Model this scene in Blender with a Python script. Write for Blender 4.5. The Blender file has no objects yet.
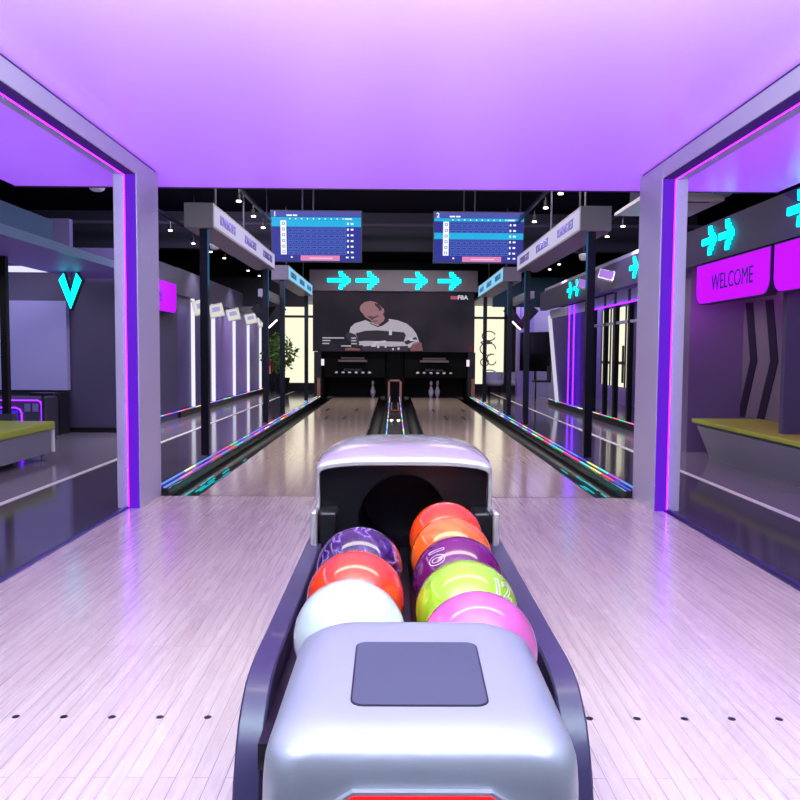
import bpy, bmesh, math, random
from mathutils import Vector, Matrix
random.seed(7)
SC = bpy.context.scene
COL = SC.collection
PI = math.pi

# ------------------------------------------------------------------ materials
def lin(c):
    return tuple(((x/12.92) if x <= .04045 else ((x+.055)/1.055)**2.4) for x in c)

MATS = {}
def mat(name, rgb=(.5, .5, .5), rough=.5, metal=0., coat=0., spec=.5, vary=.06, scale=6., aniso=0.):
    if name in MATS: return MATS[name]
    m = bpy.data.materials.new(name); m.use_nodes = True
    nt = m.node_tree; b = nt.nodes['Principled BSDF']
    c = lin(rgb)
    tc = nt.nodes.new('ShaderNodeTexCoord'); nz = nt.nodes.new('ShaderNodeTexNoise')
    nz.inputs['Scale'].default_value = scale
    nt.links.new(tc.outputs['Object'], nz.inputs['Vector'])
    mx = nt.nodes.new('ShaderNodeMix'); mx.data_type = 'RGBA'
    mx.inputs[6].default_value = (*[x*(1-vary) for x in c], 1)
    mx.inputs[7].default_value = (*[min(1, x*(1+vary)) for x in c], 1)
    nt.links.new(nz.outputs['Fac'], mx.inputs[0]); nt.links.new(mx.outputs[2], b.inputs['Base Color'])
    b.inputs['Roughness'].default_value = rough; b.inputs['Metallic'].default_value = metal
    b.inputs['Coat Weight'].default_value = coat; b.inputs['Coat Roughness'].default_value = .04
    b.inputs['Specular IOR Level'].default_value = spec
    if aniso: b.inputs['Anisotropic'].default_value = aniso
    MATS[name] = m
    return m

def glow(name, rgb, strength, base=(.02, .02, .02)):
    if name in MATS: return MATS[name]
    m = bpy.data.materials.new(name); m.use_nodes = True
    b = m.node_tree.nodes['Principled BSDF']
    b.inputs['Base Color'].default_value = (*base, 1)
    b.inputs['Emission Color'].default_value = (*lin(rgb), 1)
    b.inputs['Emission Strength'].default_value = strength
    b.inputs['Roughness'].default_value = .5; b.inputs['Specular IOR Level'].default_value = 0
    MATS[name] = m
    return m

def rainbow(name, strength=3.):
    m = bpy.data.materials.new(name); m.use_nodes = True
    nt = m.node_tree; b = nt.nodes['Principled BSDF']
    tc = nt.nodes.new('ShaderNodeTexCoord'); sp = nt.nodes.new('ShaderNodeSeparateXYZ')
    ml = nt.nodes.new('ShaderNodeMath'); ml.operation = 'MULTIPLY'; ml.inputs[1].default_value = 2.9
    fo = nt.nodes.new('ShaderNodeMath'); fo.operation = 'FLOOR'
    ax = nt.nodes.new('ShaderNodeMath'); ax.operation = 'MULTIPLY_ADD'; ax.inputs[1].default_value = 91.7
    wn = nt.nodes.new('ShaderNodeTexWhiteNoise'); wn.noise_dimensions = '1D'
    nt.links.new(tc.outputs['Object'], sp.inputs[0]); nt.links.new(sp.outputs['Y'], ml.inputs[0]); nt.links.new(ml.outputs[0], fo.inputs[0])
    rx = nt.nodes.new('ShaderNodeMath'); rx.operation = 'SNAP'; rx.inputs[1].default_value = .03
    nt.links.new(sp.outputs['X'], rx.inputs[0]); nt.links.new(rx.outputs[0], ax.inputs[0]); nt.links.new(fo.outputs[0], ax.inputs[2])
    nt.links.new(ax.outputs[0], wn.inputs['W'])
    cr = nt.nodes.new('ShaderNodeValToRGB'); cr.color_ramp.interpolation = 'CONSTANT'
    cols = [(.03, .06, .9), (.4, .05, .9), (0, .6, .9), (.9, .85, .5), (.05, .8, .2), (.9, .05, .15), (.1, .25, 1), (.9, .2, .7), (.85, .75, .2), (.1, .8, .8), (.25, .1, 1)]
    e = cr.color_ramp.elements
    e[0].position = 0; e[0].color = (*cols[0], 1); e[1].position = .09; e[1].color = (*cols[1], 1)
    for i, c in enumerate(cols[2:]):
        x = e.new(.18 + i*.09); x.color = (*c, 1)
    nt.links.new(wn.outputs['Value'], cr.inputs['Fac']); nt.links.new(cr.outputs['Color'], b.inputs['Emission Color'])
    b.inputs['Base Color'].default_value = (.02, .02, .02, 1); b.inputs['Emission Strength'].default_value = strength
    return m

def boards(name, c1, c2, gap, bw, bl, rough, coat=0., gapsize=.0012):
    m = bpy.data.materials.new(name); m.use_nodes = True
    nt = m.node_tree; b = nt.nodes['Principled BSDF']
    tc = nt.nodes.new('ShaderNodeTexCoord'); mp = nt.nodes.new('ShaderNodeMapping')
    mp.inputs['Rotation'].default_value = (0, 0, PI/2)
    br = nt.nodes.new('ShaderNodeTexBrick')
    br.inputs['Color1'].default_value = (*lin(c1), 1); br.inputs['Color2'].default_value = (*lin(c2), 1)
    br.inputs['Mortar'].default_value = (*lin(gap), 1)
    br.inputs['Scale'].default_value = 1; br.inputs['Mortar Size'].default_value = gapsize
    br.inputs['Mortar Smooth'].default_value = .3
    br.inputs['Brick Width'].default_value = bl; br.inputs['Row Height'].default_value = bw
    br.offset = .37; br.offset_frequency = 2
    nt.links.new(tc.outputs['Object'], mp.inputs['Vector']); nt.links.new(mp.outputs[0], br.inputs['Vector'])
    g = nt.nodes.new('ShaderNodeTexNoise'); g.inputs['Scale'].default_value = 1; g.inputs['Detail'].default_value = 5
    m2 = nt.nodes.new('ShaderNodeMapping'); m2.inputs['Scale'].default_value = (55, 2.2, 1)
    nt.links.new(tc.outputs['Object'], m2.inputs['Vector']); nt.links.new(m2.outputs[0], g.inputs['Vector'])
    mx = nt.nodes.new('ShaderNodeMix'); mx.data_type = 'RGBA'; mx.blend_type = 'OVERLAY'
    mx.inputs[0].default_value = .17
    nt.links.new(br.outputs['Color'], mx.inputs[6]); nt.links.new(g.outputs['Color'], mx.inputs[7])
    hs = nt.nodes.new('ShaderNodeRGBToBW'); nt.links.new(g.outputs['Color'], hs.inputs[0]); nt.links.new(hs.outputs[0], mx.inputs[7])
    nt.links.new(mx.outputs[2], b.inputs['Base Color'])
    mr = nt.nodes.new('ShaderNodeMapRange'); mr.inputs['To Min'].default_value = rough*.8; mr.inputs['To Max'].default_value = rough*1.25
    nt.links.new(g.outputs['Fac'], mr.inputs['Value']); nt.links.new(mr.outputs[0], b.inputs['Roughness'])
    b.inputs['Coat Weight'].default_value = coat; b.inputs['Coat Roughness'].default_value = .15
    return m

def glass(name, tint=(.9, .9, .97), refl=1.):
    m = bpy.data.materials.new(name); m.use_nodes = True
    nt = m.node_tree; nt.nodes.clear()
    o = nt.nodes.new('ShaderNodeOutputMaterial'); t = nt.nodes.new('ShaderNodeBsdfTransparent'); t.inputs[0].default_value = (*tint, 1)
    g = nt.nodes.new('ShaderNodeBsdfGlossy'); g.inputs['Roughness'].default_value = .01; g.inputs[0].default_value = (refl, refl, refl, 1)
    f = nt.nodes.new('ShaderNodeFresnel'); 
    ge = nt.nodes.new('ShaderNodeNewGeometry'); mr = nt.nodes.new('ShaderNodeMapRange')
    mr.inputs['To Min'].default_value = 1.42; mr.inputs['To Max'].default_value = 1/1.42   # same pane seen from its back face
    nt.links.new(ge.outputs['Backfacing'], mr.inputs['Value']); nt.links.new(mr.outputs[0], f.inputs[0])
    mx = nt.nodes.new('ShaderNodeMixShader')
    nt.links.new(f.outputs[0], mx.inputs[0]); nt.links.new(t.outputs[0], mx.inputs[1]); nt.links.new(g.outputs[0], mx.inputs[2])
    nt.links.new(mx.outputs[0], o.inputs[0])
    return m

# ------------------------------------------------------------------ geometry helpers
def box(bm, x0, x1, y0, y1, z0, z1, bev=0.):
    r = bmesh.ops.create_cube(bm, size=1)
    vs = r['verts']
    for v in vs:
        v.co = Vector(((x0+x1)/2 + v.co.x*(x1-x0), (y0+y1)/2 + v.co.y*(y1-y0), (z0+z1)/2 + v.co.z*(z1-z0)))
    if bev:
        es = list({e for v in vs for e in v.link_edges})
        bmesh.ops.bevel(bm, geom=es, offset=bev, segments=3, profile=.5, affect='EDGES')
    return bm
def B(*a, **k): return box(bmesh.new(), *a, **k)

def tube(bm, pts, r, seg=10, cap=True):
    pts = [Vector(p) for p in pts]; n = len(pts)
    rs = r if isinstance(r, (list, tuple)) else [r]*n
    rings = []; up = None
    for i, p in enumerate(pts):
        d = (pts[min(i+1, n-1)]-pts[max(i-1, 0)]).normalized()
        if up is None:
            up = Vector((0, 0, 1)) if abs(d.z) < .9 else Vector((1, 0, 0))
        a = d.cross(up).normalized(); b = a.cross(d).normalized(); up = b
        rings.append([bm.verts.new(p + a*math.cos(t)*rs[i] + b*math.sin(t)*rs[i]) for t in [2*PI*k/seg for k in range(seg)]])
    for i in range(n-1):
        for k in range(seg):
            bm.faces.new((rings[i][k], rings[i][(k+1) % seg], rings[i+1][(k+1) % seg], rings[i+1][k]))
    if cap:
        bm.faces.new(rings[0]); bm.faces.new(rings[-1])
    return bm
def T(*a, **k): return tube(bmesh.new(), *a, **k)

def loft(bm, rings, close=True, cap0=False, cap1=False):
    R = [[bm.verts.new(p) for p in r] for r in rings]; n = len(R[0])
    for i in range(len(R)-1):
        for k in range(n if close else n-1):
            bm.faces.new((R[i][k], R[i][(k+1) % n], R[i+1][(k+1) % n], R[i+1][k]))
    if cap0: bm.faces.new(R[0])
    if cap1: bm.faces.new(R[-1])
    return bm

def lathe(bm, prof, c=(0, 0, 0), seg=28):
    rings = [[(c[0]+r*math.cos(2*PI*k/seg), c[1]+r*math.sin(2*PI*k/seg), c[2]+z) for k in range(seg)] for r, z in prof]
    return loft(bm, rings, True, True, True)

def prism(bm, poly, a0, a1, axis):
    """poly of 2D points swept from a0 to a1 along axis ('x','y','z')"""
    def P(u, v, w):
        return {'x': (w, u, v), 'y': (u, w, v), 'z': (u, v, w)}[axis]
    A = [bm.verts.new(P(u, v, a0)) for u, v in poly]; C = [bm.verts.new(P(u, v, a1)) for u, v in poly]
    n = len(poly)
    for k in range(n): bm.faces.new((A[k], A[(k+1) % n], C[(k+1) % n], C[k]))
    bm.faces.new(A); bm.faces.new(C)
    return bm

def rrect(x0, x1, y0, y1, r, n=8):
    pts = []
    for cx, cy, a in ((x1-r, y1-r, 0), (x0+r, y1-r, PI/2), (x0+r, y0+r, PI), (x1-r, y0+r, 1.5*PI)):
        for k in range(n+1):
            t = a + PI/2*k/n; pts.append((cx+r*math.cos(t), cy+r*math.sin(t)))
    return pts

def ball_bm(c, r, seg=48, rings=24, sc=(1, 1, 1)):
    bm = bmesh.new(); bmesh.ops.create_uvsphere(bm, u_segments=seg, v_segments=rings, radius=r)
    for v in bm.verts: v.co = Vector((c[0]+v.co.x*sc[0], c[1]+v.co.y*sc[1], c[2]+v.co.z*sc[2]))
    return bm

def text_bm(s, size, M, bold=0., extrude=.0015, outline=0., sx=1.):
    cu = bpy.data.curves.new('t', 'FONT'); cu.body = s; cu.size = size; cu.align_x = 'CENTER'; cu.align_y = 'CENTER'
    cu.offset = bold; cu.extrude = extrude; cu.resolution_u = 3
    if outline:
        cu.fill_mode = 'NONE'; cu.bevel_depth = outline; cu.bevel_resolution = 0; cu.extrude = 0
    o = bpy.data.objects.new('t', cu); COL.objects.link(o)
    dg = bpy.context.evaluated_depsgraph_get()
    me = bpy.data.meshes.new_from_object(o.evaluated_get(dg))
    bpy.data.objects.remove(o); bpy.data.curves.remove(cu)
    bm = bmesh.new(); bm.from_mesh(me); bpy.data.meshes.remove(me)
    for v in bm.verts:
        v.co.x *= sx; v.co = M @ v.co
    return bm
def frame_M(o, x, y):
    x = Vector(x).normalized(); y = Vector(y).normalized(); z = x.cross(y)
    M = Matrix((x, y, z)).transposed().to_4x4(); M.translation = Vector(o); return M

ORG = {}
def smooth_of(me, ang):
    for p in me.polygons: p.use_smooth = True
    me.set_sharp_from_angle(angle=math.radians(ang))

def part(name, bm, m, parent=None, smooth=None, label=None):
    me = bpy.data.meshes.new(name)
    org = ORG[parent.name] if parent else Vector((0, 0, 0))
    for v in bm.verts: v.co -= org
    bmesh.ops.recalc_face_normals(bm, faces=bm.faces[:])
    bm.to_mesh(me); bm.free()
    if smooth: smooth_of(me, smooth)
    for k in (m if isinstance(m, (list, tuple)) else [m]): me.materials.append(k)
    o = bpy.data.objects.new(name, me); COL.objects.link(o)
    if parent: o.parent = parent
    if label: o['label'] = label
    ORG[o.name] = org
    return o

def spot_light(loc, power, col=(1, .95, 1), ang=100, rad=.04, dirv=(0, 0, -1)):
    l = bpy.data.lights.new('spot', 'SPOT'); l.energy = power; l.color = col; l.spot_size = math.radians(ang); l.spot_blend = .6; l.shadow_soft_size = rad
    o = bpy.data.objects.new('spot_light', l); COL.objects.link(o); o.location = loc
    o.rotation_euler = Vector(dirv).to_track_quat('-Z', 'Y').to_euler()
    return o
def area(loc, dirv, sx_, sy_, power, col, name='area_light'):
    l = bpy.data.lights.new('area', 'AREA'); l.shape = 'RECTANGLE'; l.size = sx_; l.size_y = sy_; l.energy = power; l.color = col
    o = bpy.data.objects.new(name, l); COL.objects.link(o); o.location = loc
    o.rotation_euler = Vector(dirv).to_track_quat('-Z', 'Y').to_euler()
    return o

def thing(name, label, cat, loc=(0, 0, 0), group=None):
    o = bpy.data.objects.new(name, None); COL.objects.link(o); o.location = loc
    o.empty_display_size = .1
    o['label'] = label; o['category'] = cat
    if group: o['group'] = group
    ORG[o.name] = Vector(loc)
    return o

def solo(name, bm, m, label, cat, loc=(0, 0, 0), group=None, smooth=None):
    """a thing that is one mesh, origin at loc"""
    for v in bm.verts: v.co -= Vector(loc)
    o = part(name, bm, m, None, smooth); o.location = loc
    ORG[o.name] = Vector(loc)
    o['label'] = label; o['category'] = cat
    if group: o['group'] = group
    return o

def struct(name, bm, m, smooth=None):
    o = part(name, bm, m, None, smooth); o['kind'] = 'structure'
    return o

def dup(root, loc, label=None, group=None, rotz=None, scale=None):
    def cp(o, p):
        c = o.copy(); COL.objects.link(c)
        if p: c.parent = p
        for ch in list(o.children): cp(ch, c)
        return c
    r = cp(root, None); r.location = loc
    if rotz is not None: r.rotation_euler.z = rotz
    if label: r['label'] = label
    if group: r['group'] = group
    return r

# ------------------------------------------------------------------ material set
M_silver = mat('silver_shell', (.64, .64, .67), .36, .5, coat=.15, vary=.01)
M_hood = mat('silver_hood', (.72, .70, .72), .25, .45, coat=.3, vary=.02)
M_black = mat('black_plastic', (.035, .035, .05), .35, 0, vary=.1)
M_gutter = mat('gutter_black', (.012, .012, .02), .35, 0, spec=.12)
M_blackgloss = mat('black_gloss', (.03, .03, .045), .2, 0, coat=.2, vary=.1)
M_rail = mat('rail_black', (.22, .19, .32), .38, 0, coat=.2, vary=.04)
M_dark = mat('dark_paint', (.10, .09, .14), .6)
M_frame = mat('brushed_frame', (.74, .73, .80), .36, .1, vary=.03, scale=3)
M_white = mat('white_paint', (.88, .88, .9), .4, vary=.02)
M_grey = mat('grey_laminate', (.50, .50, .56), .45, vary=.04)
M_dgrey = mat('dark_grey_laminate', (.26, .25, .32), .45, vary=.05)
M_green = mat('green_vinyl', (.66, .72, .22), .45, vary=.06, scale=14)
M_post = mat('post_metal', (.10, .11, .16), .3, .5)
M_boxside = mat('grey_box', (.50, .46, .52), .5, vary=.03)
M_copper = mat('copper_trim', (.62, .42, .38), .4, .3)
M_purplewall = mat('purple_panel', (.58, .48, .82), .5, vary=.03, scale=2)
M_darkpurple = mat('dark_purple_wall', (.30, .27, .40), .55, vary=.05, scale=2)
M_lilac = mat('lilac_wall', (.72, .70, .82), .5, vary=.03, scale=2)
M_neon = glow('violet_neon', (.52, .06, 1.), 15.)
M_neon2 = glow('purple_neon', (.46, .10, 1.), 5.)
M_cyan = glow('cyan_light', (0., .98, 1.), 2.2)
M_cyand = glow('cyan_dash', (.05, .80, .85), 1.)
M_teal = glow('teal_sheen', (.10, .42, .62), .6)
M_mag = glow('magenta_backlit', (.66, 0., 1.), 1.6)
M_whiteglow = glow('white_lamp', (1, .98, .95), 6.)
M_signface = glow('sign_face', (.84, .82, .97), .80)
M_signface2 = glow('sign_face_blue', (.55, .85, 1.), .95)
M_ink = mat('sign_ink', (.42, .38, .66), .5)
M_ink2 = mat('sign_ink_blue', (.25, .52, .75), .5)
M_cream = glow('cream_daylight', (1, .98, .86), 1.05)
M_frost = glow('frosted_light', (.85, .83, .97), .8)
M_glass = glass('clear_glass', (.94, .94, .97))
M_glass2 = glass('lane_glass', (.90, .90, .95), 1.)
M_rain = rainbow('rainbow_led', 1.3)
M_red = glow('red_light', (1, .02, .02), 1.6)
M_concrete = mat('polished_concrete', (.52, .50, .54), .13, 0, vary=.05, scale=2.)
M_concdark = mat('dark_gloss_floor', (.30, .28, .33), .10, 0, vary=.05, scale=2.)
M_approach = boards('maple_boards', (.88, .81, .78), (.835, .76, .74), (.58, .50, .52), .039, 1.3, .27, .8)
M_lane = boards('lane_boards', (.80, .72, .66), (.76, .68, .63), (.58, .5, .48), .027, 2.2, .13, .5, .0008)

# ------------------------------------------------------------------ setting
struct('ceiling', B(-7, 5.6, -2.5, 21, 3.3, 3.4), mat('black_ceiling', (.07, .06, .13), .8, spec=.1))
struct('wall_left', B(-7.1, -7, -2.5, 21, 0, 3.3), M_dark)
struct('wall_right', B(5.6, 5.7, -2.5, 21, 0, 3.3), M_dark)
struct('wall_behind', B(-7.1, 5.7, -2.6, -2.5, 0, 3.3), M_black)
bw = bmesh.new()
for (x0, x1, z0, z1) in ((-7, -2.9, 0, 3.3), (-1.9, 2.0, 0, 3.3), (2.86, 5.6, 0, 3.3), (-2.9, -1.9, 2.22, 3.3), (-2.9, -1.9, 0, .22), (2.0, 2.86, 2.22, 3.3), (2.0, 2.86, 0, .22)):
    box(bw, x0, x1, 20, 20.1, z0, z1)
struct('wall_back', bw, M_dark)
for i, (x0, x1) in enumerate(((-2.9, -1.9), (2.0, 2.86))):
    w = struct('window_%d' % (i+1), B(x0, x1, 20.05, 20.07, .22, 2.22), M_cream)
    fr = bmesh.new(); box(fr, x0, x1, 19.97, 20.03, 1.88, 1.94); box(fr, x0, x0+.05, 19.97, 20.03, .22, 2.22); box(fr, x1-.05, x1, 19.97, 20.03, .22, 2.22)
    part('window_frame', fr, M_black, w)
# loose line drawing on the right window poster
dr = bmesh.new()
def ring(bm, cx, cz, rx, rz, y, w=.018, a0=0, a1=2*PI, n=20):
    pts = []
    for k in range(n+1):
        t = a0+(a1-a0)*k/n
        pts.append((cx+rx*math.cos(t), y, cz+rz*math.sin(t)))
    tube(bm, pts, w, 5)
for (cx, cz, rx, rz, a0, a1) in ((2.42, 1.45, .17, .12, .3, 6), (2.40, 1.12, .20, .16, 0, 5.2), (2.5, .85, .12, .14, 1, 6), (2.32, .78, .1, .1, 2, 7), (2.45, .5, .16, .08, 0, 3.4), (2.36, 1.28, .14, .03, 0, 6.28)):
    ring(dr, cx, cz, rx, rz, 19.99, .014, a0, a1)
solo('window_doodle', dr, mat('doodle_ink', (.25, .25, .24), .6), 'thin dark abstract line doodle on the right back window', 'drawing', (2.4, 19.99, .4))

# luminous canopy ceiling over the approach
nm = glow('lilac_stretch_film', (.58, .12, 1.), .74, base=(.74, .61, .85))
nm.node_tree.nodes['Principled BSDF'].inputs['Roughness'].default_value = .3; nm.node_tree.nodes['Principled BSDF'].inputs['Specular IOR Level'].default_value = .5
cp = B(-2.81, 2.85, -2.5, 5.88, 2.216, 2.33)
struct('ceiling', cp, nm)
struct('trim_1', B(-2.83, 2.87, 5.88, 5.9, 2.211, 2.34), M_black)

# floors
struct('floor', B(-1.70, 1.73, .8, 5.375, -.1, 0), M_approach)
struct('floor', B(-1.70, 1.73, -2.5, .8, -.1, -.002), mat('lounge_carpet', (.20, .18, .24), .95, vary=.2, scale=60))
struct('floor', B(-7, -2.53, -2.5, 21, -.1, 0), M_concrete)
struct('floor', B(-2.53, -1.70, -2.5, 21, -.1, -.001), M_concdark)
struct('floor', B(1.73, 2.48, -2.5, 21, -.1, -.001), M_concdark)
struct('floor', B(2.48, 5.6, -2.5, 21, -.1, 0), M_concrete)
struct('floor', B(-1.70, 1.73, 17.95, 21, -.1, -.001), M_concdark)
M_line = mat('white_line', (.93, .92, .88), .4)
struct('trim_2', B(-2.575, -2.53, -2.5, 20, -.001, .003), M_line)
struct('trim_3', B(2.46, 2.505, -2.5, 20, -.001, .003), M_line)

# approach marker dots: parts of the floor
fl = bpy.data.objects['floor']; ORG[fl.name] = Vector((0, 0, 0))
bd = bmesh.new()
for k in range(-14, 15):
    x = .02 + k*.131
    if abs(x-.038) < .32 or abs(x) > 1.6: continue
    lathe(bd, [(.0105, 0), (.0105, .0006)], (x, 2.085, 0), 12)
part('marker_dots', bd, M_black, fl)

# ------------------------------------------------------------------ lanes
C0 = .02
def lane(x0, x1, side):
    t = thing('bowling_lane', 'pale maple bowling lane on the %s of the ball return, with dark aiming marks' % side, 'bowling lane', ((x0+x1)/2, 5.45, 0), 'the two bowling lanes')
    part('lane_bed', B(x0, x1, 5.39, 17.9, -.06, 0), M_lane, t)
    part('foul_line', B(x0, x1, 5.375, 5.39, -.06, .001), mat('foul_line', (.35, .25, .30), .3), t)
    xm = (x0+x1)/2
    for dx, y in ((-.19, 12.0), (.09, 12.0), (-.31, 13.6), (.20, 13.6)):
        s = dx if side == 'left' else -dx
        part('aiming_mark', prism(bmesh.new(), [(xm+s-.018, y-.33), (xm+s+.018, y-.33), (xm+s+.018, y+.33), (xm+s-.018, y+.33)], .0005, .0025, 'z'), mat('mark_brown', (.16, .09, .09), .6, spec=.1), t)
    for k in range(7):
        part('dot', lathe(bmesh.new(), [(.01, .0003), (.01, .0013)], (xm-.36+k*.12, 8.4+.05*abs(k-3), 0), 10), M_black, t)
    return t
lane(-1.35, -.34, 'left'); lane(.38, 1.41, 'right')

def gutter_bm(x0, x1, y0, y1):
    pts = [(x0, -.002), (x0+.012, -.002)]
    n = 8
    for k in range(n+1):
        a = PI*k/n; pts.append(((x0+x1)/2-((x1-x0)/2-.014)*math.cos(a), -.01-.055*math.sin(a)))
    pts += [(x1-.012, -.002), (x1, -.002), (x1, -.09), (x0, -.09)]
    return prism(bmesh.new(), pts, y0, y1, 'y')

def gut(x0, x1, label, dashes):
    t = thing('gutter', label, 'gutter', ((x0+x1)/2, 5.45, -.09), 'black lane gutters')
    g = gutter_bm(x0, x1, 5.38, 17.9)
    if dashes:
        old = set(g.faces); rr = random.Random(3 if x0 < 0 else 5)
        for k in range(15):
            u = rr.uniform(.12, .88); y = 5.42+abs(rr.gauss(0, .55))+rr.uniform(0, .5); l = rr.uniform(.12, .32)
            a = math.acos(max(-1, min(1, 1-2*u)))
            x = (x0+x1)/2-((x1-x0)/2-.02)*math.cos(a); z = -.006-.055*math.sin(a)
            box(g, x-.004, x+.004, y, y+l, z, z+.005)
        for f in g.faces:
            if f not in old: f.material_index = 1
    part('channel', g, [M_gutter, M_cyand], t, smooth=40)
    return t
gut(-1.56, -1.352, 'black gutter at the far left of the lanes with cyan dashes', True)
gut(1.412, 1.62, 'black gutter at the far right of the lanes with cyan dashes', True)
gut(-.338, -.14, 'black gutter between left lane and the middle divider', False)
gut(.18, .378, 'black gutter between right lane and the middle divider', False)

def capping(x0, x1, xs, label, top):
    t = thing('lane_capping', label, 'lane capping', ((x0+x1)/2, 5.45, 0))
    part('capping_body', B(x0, x1, 5.38, 17.9, -.09, top, bev=.006), M_blackgloss, t)
    for x in xs:
        part('led_strip', B(x-.007, x+.007, 5.40, 17.4, top-.002, top+.006), M_rain, t)
    return t
capping(-1.70, -1.562, (-1.595, -1.655), 'black capping with two rainbow light strips under the left sign posts', .05)
capping(1.622, 1.76, (1.655, 1.715), 'black capping with two rainbow light strips under the right sign posts', .05)
d = capping(-.138, .178, (-.085, .125), 'black divider between the two lanes with two rainbow light strips', .03)
bm = bmesh.new(); box(bm, -.13, -.085, 17.0, 17.06, .03, .42); box(bm, .125, .17, 17.0, 17.06, .03, .42); box(bm, -.13, .17, 17.0, 17.06, .38, .42)
part('arch_trim', bm, M_copper, d, label='copper coloured arch')
bm = bmesh.new(); box(bm, -.05, -.03, 13.2, 15.2, .028, .034); box(bm, .07, .09, 13.2, 15.2, .028, .034); box(bm, -.05, .09, 13.18, 13.22, .028, .034)
part('floor_trim', bm, M_copper, d)
for x in (-.03, .07):
    part('sensor_light', lathe(bmesh.new(), [(.02, .03), (.02, .04)], (x, 11.2, 0), 12), M_whiteglow, d)

# ------------------------------------------------------------------ portal frames beside the approach
def portal(s):
    xi, xo, xg = (-1.61, -1.757, -1.697) if s < 0 else (1.67, 1.835, 1.765)
    side = 'left' if s < 0 else 'right'
    t = thing('partition_frame', 'tall silver partition frame with violet light strip, %s of the approach' % side, 'partition', (xg, 5.2, 0))
    bm = bmesh.new(); box(bm, min(xi, xo), max(xi, xo), 4.94, 5.385, 0, 2.20, .003)
    part('column', bm, M_frame, t)
    part('top_beam', B(min(xi, xo), max(xi, xo), -2.4, 4.94, 2.10, 2.20, .003), M_frame, t)
    part('shadow_gap', B(min(xi-s*-.0, xo)+.012, max(xi, xo)-.012, -2.4, 5.375, 2.20, 2.216), M_black, t)
    part('floor_channel', B(xg-.012, xg+.012, -2.4, 4.935, 0, .012), mat('channel_metal', (.35, .3, .6), .3, .6), t)
    xn = xg - s*.013
    part('recess_glow', B(min(xn, xi-s*-.006), max(xn, xi-s*-.006), 4.935, 4.9395, .0, 2.095), glow('violet_spill', (.44, .06, .95), .75), t, label='violet glow of the strip on the column, put in as emission')  # spill of the violet strip on the column, put in as a glowing face
    part('recess_glow', B(min(xn, xi-s*-.006), max(xn, xi-s*-.006), -2.3, 4.93, 2.095, 2.0995), glow('violet_spill_dim', (.33, .14, .62), .45), t, label='dim violet glow of the strip under the beam, put in as emission')  # the same spill under the beam, glowing more weakly
    part('light_strip', T([(xn, 4.933, .01), (xn, 4.933, 2.09)], .0032, 8), M_neon, t, label='glowing violet strip up the column')
    part('light_strip', T([(xn, -2.3, 2.092), (xn, 4.933, 2.092)], .0032, 8), M_neon, t, label='glowing violet strip under the beam')
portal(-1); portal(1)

# ------------------------------------------------------------------ sign gantries over the lane sides
def gantry(s, y0, y1, lab, face, ink, rods):
    xi, xo, xp = (-1.62, -1.88, -1.725) if s < 0 else (1.66, 1.94, 1.785)
    t = thing('sign_gantry', lab, 'light box sign', (xp, y0+.1, .05), 'overhead light box signs along the lanes')
    z0, z1 = 2.105, 2.325
    part('light_box', B(min(xi, xo), max(xi, xo), y0, y1, z0, z1, .004), M_boxside, t)
    xf = xi - s*.004
    f = part('sign_face', B(min(xf, xf-s*-.006), max(xf, xf-s*-.006), y0+.04, y1-.04, z0+.02, z1-.02), face, t)
    tx = xi - s*.0055
    for k in range(3):
        yc = y0 + (y1-y0)*(.17+.33*k)
        M = frame_M((tx, yc, (z0+z1)/2-.005), (0, 1 if s < 0 else -1, 0), (0, 0, 1))
        part('sign_lettering', text_bm('BOWLING BEST', .125, M, bold=.0015, extrude=.003, sx=.80), ink, f)
    for y in (y0+.1, y1-.12):
        p = part('post', B(xp-.035, xp+.035, y-.035, y+.035, .05, z0), M_post, t)
        part('lit_edge', B(xp-s*.036-.003, xp-s*.036+.003, y-.034, y+.02, 1.6, z0-.01), M_teal, p, label='teal reflection on the post side, put in as emission')  # cyan reflection on the post, put in as a glowing face
    for y in rods:
        part('hanging_rod', T([(xp, y, z1), (xp, y, 3.3)], .012, 6), M_dgrey, t)
    return t
gantry(-1, 7.05, 10.65, 'white BOWLING BEST light box over the left lane edge, nearer one', M_signface, M_ink, (7.6, 9.0))
gantry(-1, 12.0, 15.5, 'blue-lit BOWLING BEST light box over the left lane edge, farther one', M_signface2, M_ink2, (12.5, 14.8))
gantry(1, 7.05, 10.65, 'white BOWLING BEST light box over the right lane edge, nearer one', M_signface, M_ink, (7.6, 9.0))
gantry(1, 12.0, 15.5, 'blue-lit BOWLING BEST light box over the right lane edge, farther one', M_signface2, M_ink2, (12.5, 14.8))
for s, x in ((-1, -1.70), (1, 1.76)):
    sd = 'left' if s < 0 else 'right'
    solo('link_bar', B(x+s*.06, x+s*.16, 10.75, 12.5, 1.76, 1.86, .004), M_grey, 'grey horizontal bar between the posts of the %s sign boxes' % sd, 'bar', (x+s*.11, 11.6, 1.76))

# ------------------------------------------------------------------ ball return
BX = .038
br = thing('ball_return', 'silver and black ball return standing between the lanes at the foul line', 'ball return', (BX, 1.9, 0))
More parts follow.
